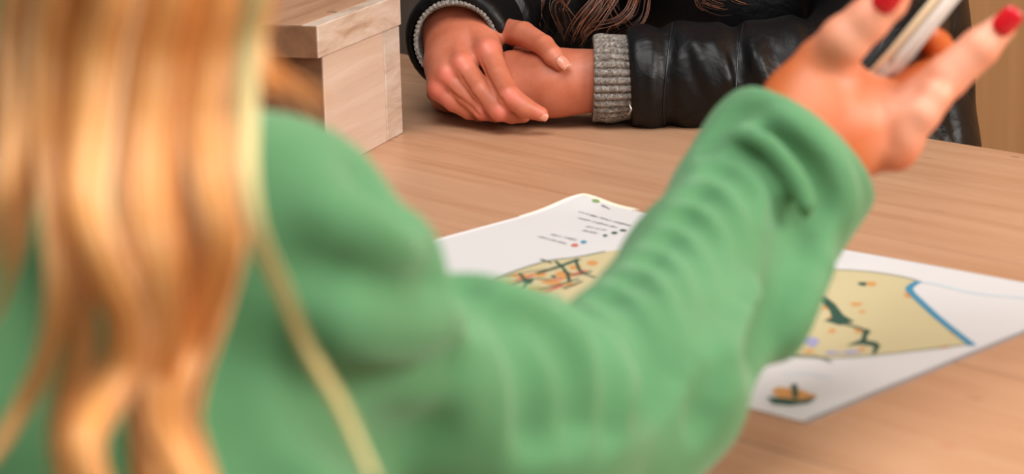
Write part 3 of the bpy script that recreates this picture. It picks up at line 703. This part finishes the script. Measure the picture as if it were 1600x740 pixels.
def lock(name, path, n, spread, r, mat, parent, curl=.0, core=0.0, seg=22, sides=4):
    a, b = strands(path, n, spread, r, seg=seg, curl=curl); vals = [random.random() for _ in a]
    if core:
        s = np.linspace(0, 1, seg); sp = np.interp(s, np.linspace(0, 1, len(spread)), spread)
        a.append(spline(path, seg)); b.append(sp*core); vals.append(.35)
    V, Q, S_ = tubes(a, b, sides if not core else 6, 1.0 if not core else .8, vals)
    o = mesh_obj(name, V, Q, mat, parent); fattr(o, 'strand', S_); return o
capA = [G([cap(oA(-.025, 0, .035), oA(.005, 0, .040), .088)], .01, .02, clip=[(oA(.045, 0, .05), unit(fA-uA*.6), .01)]), G([cap(oA(-.03, -.06, .0), oA(-.02, -.075, -.14), .035), cap(oA(-.03, .06, .0), oA(-.02, .075, -.14), .035), cap(oA(-.05, 0, .0), oA(-.07, 0, -.14), .07)], .03, .03)]
V, Q = surfnet(capA, .004, smooth=2); hairA = mesh_obj('hair', V, Q, M_BROWNHAIR, perA); fattr(hairA, 'strand', .15+.3*(np.sin(np.arctan2((V-headA)@sA, (V-headA)@fA)*60)*.5+.5))
def hp(*pts): return [P(x, y, D) for x, y, D in pts]
for path, n, sp, cu in (
    (hp((985, -300, 2.06), (975, -100, 1.99), (960, -30, 1.955), (930, 15, 1.945), (905, 45, 1.945), (893, 70, 1.95)), 34, [.010, .010, .012, .006], .004),
    (hp((850, -260, 2.06), (855, -60, 1.97), (870, -10, 1.945), (890, 20, 1.93), (910, 42, 1.93)), 10, [.004, .003, .0025, .001], .001),
    (hp((960, -300, 2.05), (990, -60, 1.96), (988, 0, 1.93), (965, 30, 1.925), (925, 42, 1.93), (905, 58, 1.935)), 16, [.006, .005, .004, .003], .002),
    (hp((920, -300, 2.05), (945, -60, 1.98), (940, 0, 1.95), (915, 40, 1.95), (905, 60, 1.95), (900, 76, 1.955)), 26, [.008, .010, .011, .006], .004),
    (hp((845, -300, 2.08), (845, -40, 2.0), (842, 20, 1.99), (838, 45, 1.99)), 14, [.006, .005, .005, .003], .003),
    (hp((980, -300, 2.05), (1000, -60, 1.97), (1000, 10, 1.95), (985, 35, 1.945), (960, 50, 1.95), (955, 62, 1.95)), 20, [.008, .008, .008, .005], .004),
    (hp((940, -300, 2.05), (950, -40, 1.97), (955, 10, 1.96), (970, 40, 1.965), (990, 60, 1.97)), 12, [.008, .009, .010, .008], .005),
    (hp((1110, -300, 2.06), (1120, -60, 2.0), (1140, -8, 1.975), (1165, 5, 1.97), (1195, 4, 1.975), (1215, -2, 1.98)), 22, [.010, .010, .007, .006], .004),
    (hp((1090, -300, 2.06), (1100, -60, 2.0), (1095, -10, 1.98), (1100, 6, 1.975), (1130, 14, 1.97), (1150, 6, 1.97)), 16, [.010, .008, .006, .004], .004),
    (hp((1180, -300, 2.06), (1200, -60, 2.0), (1180, -10, 1.98), (1182, 12, 1.975), (1180, 24, 1.97)), 10, [.010, .010, .006, .004], .004),
    (hp((870, -300, 2.08), (880, -40, 2.0), (868, 10, 1.98), (878, 40, 1.98), (888, 66, 1.98)), 18, [.010, .012, .012, .008], .005)):
    lock('hair_lock', path, n, sp, .00042, M_BROWNHAIR, hairA, curl=cu, seg=30, sides=3)

# ================================================================== person in the green fleece, seen from behind
S_r = P(400, 425, .76)
perp = np.array([-.95, -.31, 0])
S_l = S_r+perp*.30
midB = (S_r+S_l)/2; hipB = midB+np.array([.02, -.08, 0]); hipB[2] = .55
perB = empty('person', (hipB[0], hipB[1], 0))
tag(perB, 'person in green fleece with long wavy blonde hair raising a phone in the foreground', 'person')
fwdB = unit(np.array([.31, -.95, 0])*-1)
headB = midB+np.array([0, 0, .26])+fwdB*.03; neckB = midB+np.array([0, 0, .08])
hgB, eyesB, (fB, sB, uB, oB) = head_groups(headB, fwdB+np.array([0, 0, -.12]))
E_ = P(1000, 600, .955)
print('elbow z above table', E_[2]-TZ, R(160, .955), 'wrist', P(1265, 215, 1.13)[2]-TZ, 'lens', np.linalg.norm(E_-S_r), np.linalg.norm(P(1265, 215, 1.13)-E_))
torsoB = [G([cap(S_r+perp*.06-np.array([0, 0, .012]), S_l, .038), cap(midB+perp*.07-np.array([0, 0, .10]), midB-perp*.07-np.array([0, 0, .10]), .095), cap(midB+perp*.05-np.array([0, 0, .2]), midB-perp*.05-np.array([0, 0, .2]), .09), cap(midB-np.array([0, 0, .15]), hipB+np.array([0, 0, .05]), .10)], .03, .02)]
S_l2 = S_l+fwdB*.14-np.array([0, 0, .12])+perp*(-.02); H_l = S_l+fwdB*.30-np.array([0, 0, .125])-perp*.12
coarse = hgB+[G(chain([(neckB, .048), (midB, .06)]), .02, .03)]+torsoB+[
    G(chain([(S_r, .034), (P(640, 600, .84), .024), (P(800, 664, .895), .022), (P(975, 625, .965), .020), (P(1105, 450, 1.055), .021), (P(1225, 270, 1.12), .025)]), .01, .02),
    G(chain([(S_l, .045), (S_l2, .036), (H_l, .028)]), .01, .02)]
for k in range(4):
    b0 = H_l+fwdB*.0-perp*(.02+.0*k)+np.array([0, 0, 0]); dirh = unit(H_l-S_l2); lat = unit(np.cross(dirh, (0, 0, 1)))
    b0 = H_l+dirh*.01+lat*(k-1.5)*.018
    coarse.append(G(chain([(b0, .012), (b0+dirh*.08, .010), (b0+dirh*(.11+.006*(k in (1, 2))), .0085), (b0+dirh*(.135+.01*(k in (1, 2)))-np.array([0, 0, .006]), .0075)]), .002, .006))
coarse.append(G(chain([(H_l+dirh*.01-lat*.03, .013), (H_l+dirh*.05-lat*.055, .010), (H_l+dirh*.075-lat*.06, .009)]), .002, .008))
handB = [
    G(pc((1190, 310, 1.10, 84), (1245, 240, 1.115, 82), (1290, 190, 1.125, 84)), .006, .006),
    G(pc((1270, 170, 1.125, 74), (1295, 140, 1.13, 55)), .01, .012),
    G(pc((1290, 190, 1.125, 74), (1372, 160, 1.14, 36)), .01, .012),
    G(pc((1300, 205, 1.125, 72), (1385, 180, 1.13, 42)), .01, .016),
    G(pc((1300, 215, 1.125, 64), (1385, 222, 1.125, 38)), .01, .016),
    # thumb
    fg((1262, 158, 1.12, 60), (1288, 100, 1.115, 43), (1320, 62, 1.10, 38), (1355, 32, 1.095, 34), (1388, 0, 1.092, 31), (1408, -20, 1.09, 22), ki=.003, ko=.012),
    # index, bent behind the phone
    fg((1355, 150, 1.15, 30), (1405, 128, 1.19, 30), (1450, 118, 1.20, 29), (1466, 84, 1.19, 27), (1452, 56, 1.175, 20)),
    # middle, bent behind the phone
    fg((1385, 160, 1.14, 34), (1440, 128, 1.165, 30), (1472, 110, 1.19, 28), (1462, 70, 1.19, 24), (1440, 48, 1.18, 19)),
    # ring, pointing up
    fg((1388, 185, 1.125, 38), (1432, 158, 1.12, 35), (1478, 122, 1.115, 34), (1530, 75, 1.11, 31), (1566, 42, 1.108, 22)),
    # little
    fg((1388, 225, 1.12, 36), (1412, 208, 1.115, 33), (1440, 178, 1.11, 29), (1462, 150, 1.11, 26), (1482, 128, 1.112, 20)),
    G(pc((1404, 236, 1.118, 28)), .001, .008), G(pc((1400, 182, 1.115, 28)), .001, .008),
]
body = join(surfnet(coarse, .005, smooth=2), surfnet(handB, .0014, smooth=2))
bB = mesh_obj('body', *body, M_SKIN_B, perB)
flush_attr(bB, [(P(1340, 60, 1.09), .022, .9), (P(1380, 20, 1.09), .018, .9), (P(1440, 150, 1.1), .022, 1), (P(1500, 100, 1.1), .022, 1), (P(1560, 50, 1.1), .02, .9), (P(1440, 200, 1.1), .018, .9), (P(1290, 110, 1.08), .02, .6), (P(1400, 175, 1.10), .014, .5), (P(1405, 240, 1.10), .014, .6), (P(1340, 105, 1.13), .014, .8), (P(1290, 80, 1.08), .014, .4), (P(1480, 120, 1.10), .010, .5), (P(1560, 50, 1.1), .01, .6), (P(1370, 15, 1.08), .012, .6)])
eyeballs(eyesB, fB, bB)
nail(P(1388, -4, 1.075), P(1400, -20, 1.08)-P(1372, 16, 1.085), P(1388, 0, .9)-P(1388, -2, 1.09), .0125, .0165, M_RED, bB, lift=.0015, label='red painted thumb nail')
nail(P(1574, 33, 1.098), P(1585, 20, 1.1)-P(1545, 60, 1.105), P(1600, 40, 1.0)-P(1566, 38, 1.11), .0115, .0150, M_RED, bB, lift=.0012, label='red painted nail of the outstretched finger')
nail(P(1450, 46, 1.19), P(1446, 40, 1.18)-P(1464, 80, 1.19), FW, .010, .013, M_RED, bB, lift=.0015)
# green fleece
cut_p = P(1270, 222, 1.115); e1 = P(1185, 152, 1.10); e2 = P(1347, 305, 1.12); cn = unit(np.cross(e2-e1, FW)); cn = cn if cn@(P(1400, 100, 1.13)-P(1200, 300, 1.1)) > 0 else -cn; cn = unit(cn+FW*.27)
arm_nodes = ((398, 425, .76, 254), (625, 600, .83, 165), (720, 628, .86, 196), (805, 652, .885, 194), (1000, 602, .955, 160), (1110, 442, 1.04, 140), (1185, 330, 1.09, 135), (1228, 262, 1.11, 136), (1290, 200, 1.122, 126))
gr = [G(pc(*arm_nodes[:4], (942, 700, .935, 132)), .01, .02), G(pc((942, 700, .935, 128), *arm_nodes[4:]), .012, .014, clip=[(e1*.5+e2*.5, cn, .004)]),
      G([cap(S_r+perp*.07-np.array([0, 0, .012]), S_l, .046), cap(midB+perp*.08-np.array([0, 0, .09]), midB-perp*.08-np.array([0, 0, .09]), .112), cap(midB+perp*.08-np.array([0, 0, .2]), midB-perp*.08-np.array([0, 0, .2]), .112), cap(midB+perp*.06-np.array([0, 0, .28]), midB-perp*.06-np.array([0, 0, .28]), .118), cap(midB-np.array([0, 0, .13]), hipB+np.array([0, 0, .05]), .122), cap(hipB+perp*.05+np.array([0, 0, .02]), hipB-perp*.05+np.array([0, 0, .02]), .125)], .04, .018),
      G(chain([(S_l, .058), (S_l2, .048), (H_l-unit(H_l-S_l2)*.02, .038)]), .01, .03, clip=[(H_l-unit(H_l-S_l2)*.02, unit(H_l-S_l2), .003)])]
gbase = list(gr)
for pts, r, ko, op_, sink in (
    # folds across the forearm: deep valleys with a ridge beside each
    ([(1190, 168), (1150, 176), (1118, 205), (1100, 240)], 0.0057, 0.0076, '-', 0.0000), ([(1185, 200), (1225, 215), (1262, 250), (1285, 300), (1290, 350)], 0.0095, 0.0076, '-', 0.0000),
    ([(1120, 228), (1165, 222), (1205, 250), (1232, 300), (1238, 370), (1225, 430)], 0.0095, 0.0069, '-', 0.0000), ([(1088, 262), (1130, 258), (1170, 285), (1195, 335), (1198, 400), (1180, 470)], 0.0085, 0.0061, '-', 0.0000),
    ([(1060, 300), (1100, 296), (1140, 322), (1166, 372), (1170, 440), (1150, 505)], 0.0076, 0.0061, '-', 0.0000), ([(1034, 335), (1075, 332), (1112, 358), (1140, 408), (1146, 470), (1130, 540)], 0.0076, 0.0054, '-', 0.0000),
    ([(1008, 368), (1048, 366), (1086, 392), (1112, 440), (1120, 510), (1105, 580)], 0.0076, 0.0054, '-', 0.0000), ([(982, 398), (1022, 398), (1058, 424), (1084, 472), (1092, 540), (1078, 610)], 0.0066, 0.0054, '-', 0.0000),
    ([(952, 425), (992, 428), (1028, 456), (1052, 506), (1058, 570), (1044, 640)], 0.0066, 0.0054, '-', 0.0000), ([(915, 448), (956, 455), (992, 488), (1014, 540), (1018, 610), (1000, 680)], 0.0076, 0.0061, '-', 0.0000),
    ([(876, 466), (915, 482), (948, 520), (966, 580), (966, 650), (950, 720)], 0.0076, 0.0069, '-', 0.0000), ([(838, 478), (872, 510), (900, 560), (912, 630), (904, 720)], 0.0095, 0.0076, '-', 0.0000),
    ([(1268, 300), (1262, 370), (1246, 440), (1222, 510), (1180, 570)], 0.0151, 0.0107, '-', 0.0000),
    ([(790, 450), (812, 500), (838, 560), (850, 640), (842, 730)], 0.0113, 0.0092, '-', 0.0000), ([(700, 400), (725, 440), (735, 480)], 0.0095, 0.0107, '-', 0.0000),
    ([(1140, 560), (1110, 620), (1095, 670)], 0.0076, 0.0092, '-', 0.0000),
    ([(1212, 178), (1255, 205), (1298, 250), (1322, 310), (1316, 360)], 0.0060, 0.0090, '+', 0.0018), ([(1150, 210), (1195, 222), (1232, 262), (1258, 310), (1262, 340)], 0.0048, 0.0072, '+', 0.0012),
    ([(1290, 395), (1268, 450), (1238, 520), (1200, 580)], 0.0072, 0.0108, '+', 0.0024),
    # upper arm
    ([(575, 262), (600, 330), (640, 372)], 0.0060, 0.0160, '-', 0.0000), ([(690, 388), (700, 440), (690, 500)], 0.0075, 0.0180, '-', 0.0000), ([(500, 420), (600, 440), (690, 450)], 0.0045, 0.0200, '-', 0.0000), ([(450, 570), (560, 600), (680, 560), (740, 530)], 0.0060, 0.0220, '-', 0.0000),
    ([(480, 330), (560, 360), (640, 400)], 0.0060, 0.0180, '+', 0.0021), ([(630, 348), (662, 385), (672, 430)], 0.0045, 0.0100, '+', 0.0021), ([(500, 500), (600, 520), (700, 500)], 0.0075, 0.0200, '+', 0.0021),
    ([(340, 560), (400, 650), (440, 760)], 0.0105, 0.0220, '-', 0.0000), ([(345, 640), (400, 720), (430, 800)], 0.0090, 0.0200, '-', 0.0000), ([(20, 400), (60, 480), (90, 600)], 0.0090, 0.0200, '-', 0.0000), ([(480, 640), (600, 690), (700, 680)], 0.0060, 0.0200, '-', 0.0000)):
    gr += groove(gbase, pts, r, ko, op_, sink)
gr += [G(pc((1235, 262, 1.115, 84), (1350, 130, 1.14, 104)), .002, .004, '-'), G(chain([(H_l-unit(H_l-S_l2)*.06, .033), (H_l+unit(H_l-S_l2)*.05, .033)]), .002, .003, '-')]
V, Q = surfnet(gr, .0026, smooth=2)
V[:, 2] = np.where((V@ND > .44) & (V[:, 2] < TZ+.001) & (V[:, 2] > TZ-.04), TZ+.001, V[:, 2])
fl = mesh_obj('fleece', V, Q, M_GREEN, perB)
# hem rings at the cuff
V, Q, S_ = tubes([np.array([oB(math.sin(a)*.062-.02, math.cos(a)*.062, -.165) for a in np.linspace(0, 2*math.pi, 30)])], [.016], 10); mesh_obj('collar', V, Q, M_GREEN, fl)
lower_body(hipB, fwdB, perp, .0, perB, knee=.36, seat=.45)
stool((hipB[0], hipB[1], .45), 'round wooden stool under the person in the green fleece')
# blonde hair
capB = [G([cap(oB(-.025, 0, .035), oB(.005, 0, .040), .090)], .01, .02, clip=[(oB(.045, 0, .05), unit(fB-uB*.6), .01)]), G([cap(oB(-.04, -.05, .0), oB(-.05, -.055, -.10), .045), cap(oB(-.04, .05, .0), oB(-.05, .055, -.10), .045), cap(oB(-.05, 0, .0), oB(-.08, 0, -.11), .06), cap(oB(-.06, 0, -.06), P(200, -230, .65), .055, .028)], .03, .03)]
V, Q = surfnet(capB, .004, smooth=2); hairB = mesh_obj('hair', V, Q, M_BLOND, perB); fattr(hairB, 'strand', .3+.4*(np.sin(np.arctan2((V-headB)@sB, (V-headB)@fB)*60)*.5+.5))
rootB = oB(-.06, 0, -.05)
def blond(path, w, n, mat=M_BLOND, D=.60, dz=0.0, core=.8):
    pts = []
    for k, (x, y) in enumerate(path): pts.append(P(x, y, D+dz+.012*math.sin(k*1.3)))
    top = pts[0]; pts = [rootB*.55+top*.45+np.array([0, 0, .03]), rootB*.2+top*.8+np.array([0, 0, .012])]+pts
    ws = [R(v, D)/2 for v in w]
    lock('hair_lock', pts, n, [ws[0]*1.3]+ws, .00065, mat, hairB, curl=.0015, core=core, seg=44, sides=4)
for path, w, n, dz in (
    ([(25, -60), (28, 60), (22, 160), (15, 250), (5, 330), (-20, 420)], [70, 70, 55, 40, 20], 60, .01),
    ([(85, -60), (80, 80), (78, 220), (88, 340), (92, 450), (72, 560), (30, 640), (-15, 720)], [80, 70, 44, 34, 26, 14], 60, .0),
    ([(165, -60), (150, 80), (135, 220), (130, 320), (160, 410), (200, 490), (195, 570), (150, 640), (130, 700), (160, 800)], [100, 95, 80, 62, 66, 74, 70], 110, -.008),
    ([(250, -60), (240, 80), (232, 200), (230, 320), (245, 420), (252, 510), (240, 590), (245, 660), (280, 730), (300, 820)], [110, 110, 95, 84, 76, 64, 80], 120, .0),
    ([(325, -60), (325, 80), (318, 200), (330, 290), (345, 370), (325, 460), (292, 540), (270, 620), (280, 700), (330, 800)], [100, 100, 90, 84, 66, 50, 70], 110, .006),
    ([(385, -60), (383, 60), (382, 180), (384, 280), (402, 370), (438, 450), (480, 545), (535, 640), (585, 750)], [40, 38, 28, 20, 18, 18, 18], 26, -.012),
    ([(200, -60), (195, 80), (190, 180), (205, 280), (225, 380), (240, 500), (225, 640), (230, 800)], [100, 96, 70, 44, 50, 60, 60], 80, .02),
    ([(115, -60), (112, 80), (108, 220), (95, 330), (120, 440), (130, 540), (110, 620), (105, 700), (120, 800)], [90, 84, 56, 40, 44, 60, 60], 70, .018),
    ([(290, -60), (290, 80), (280, 200), (285, 300), (300, 400), (280, 500), (265, 600), (300, 690), (350, 800)], [100, 100, 90, 74, 60, 50, 20], 90, .02),
    ([(55, -60), (52, 80), (50, 200), (40, 300), (22, 400), (-10, 500)], [80, 76, 50, 24, 10], 50, .02),
    ([(360, -60), (358, 80), (352, 200), (362, 300), (366, 380), (345, 480), (312, 600), (305, 680), (322, 800)], [70, 66, 60, 50, 36, 12, 8], 60, .015),
    ([(412, -60), (405, 60), (408, 110), (430, 150)], [26, 22, 14, 4], 16, .01)):
    blond(path, w, n, M_PALE if path[0][0] in (385,) else M_BLOND, .60, dz)
blond([(394, -60), (398, 30), (408, 85), (440, 125), (480, 150), (510, 185)], [12, 12, 14, 22, 26, 30], 26, M_BLOND, .62, 0.0, 0)
# ================================================================== phone in the raised hand
c0 = P(1398, 88, 1.128); c1 = P(1560, -110, 1.17)
lx = unit(c1-c0); view = FW; th = unit(np.cross(lx, view)); th = unit(th*math.cos(.06)+view*math.sin(.06)); wy = unit(np.cross(th, lx))
if wy@FW < 0: wy = -wy; th = -th
if th@RT < 0: th = -th
phone = empty('phone', c0); tag(phone, 'slim silver phone held up between thumb and fingers of the raised hand', 'phone')
def rbox(L0, L1, w0, w1, t0, t1, rad, mat, name, label=None):
    import bmesh
    bm = box_mesh(L0, L1, w0, w1, t0, t1, rad, 3)
    me = bpy.data.meshes.new(name); 
    for v in bm.verts: c = v.co; v.co = Vector(c0+lx*c.x+wy*c.y+th*c.z)
    bmesh.ops.recalc_face_normals(bm, faces=bm.faces[:])
    bm.to_mesh(me); bm.free(); me.materials.append(mat); o = bpy.data.objects.new(name, me); COL.objects.link(o)
    for p in me.polygons: p.use_smooth = True
    adopt(o, phone)
    if label: o['label'] = label
    return o
M_SILV = plain('phone_body', srgb(214, 204, 194), .35, Metallic=.0); M_EDGE = plain('phone_edge', srgb(232, 206, 168), .35, Metallic=.2); M_GLASS = plain('phone_glass', srgb(14, 14, 16), .08)
rbox(0, .148, 0, .072, -.0012, .0075, .003, M_SILV, 'back_cover', 'silver-white back cover')
rbox(-.001, .149, -.0012, .073, -.0044, -.0012, .0014, M_EDGE, 'frame', 'cream metal frame')
rbox(.001, .147, .001, .071, -.0051, -.0044, .0003, M_GLASS, 'screen', 'black glass screen')
o = rbox(.110, .145, .045, .068, .0060, .0078, .0008, M_EDGE, 'camera_bump')
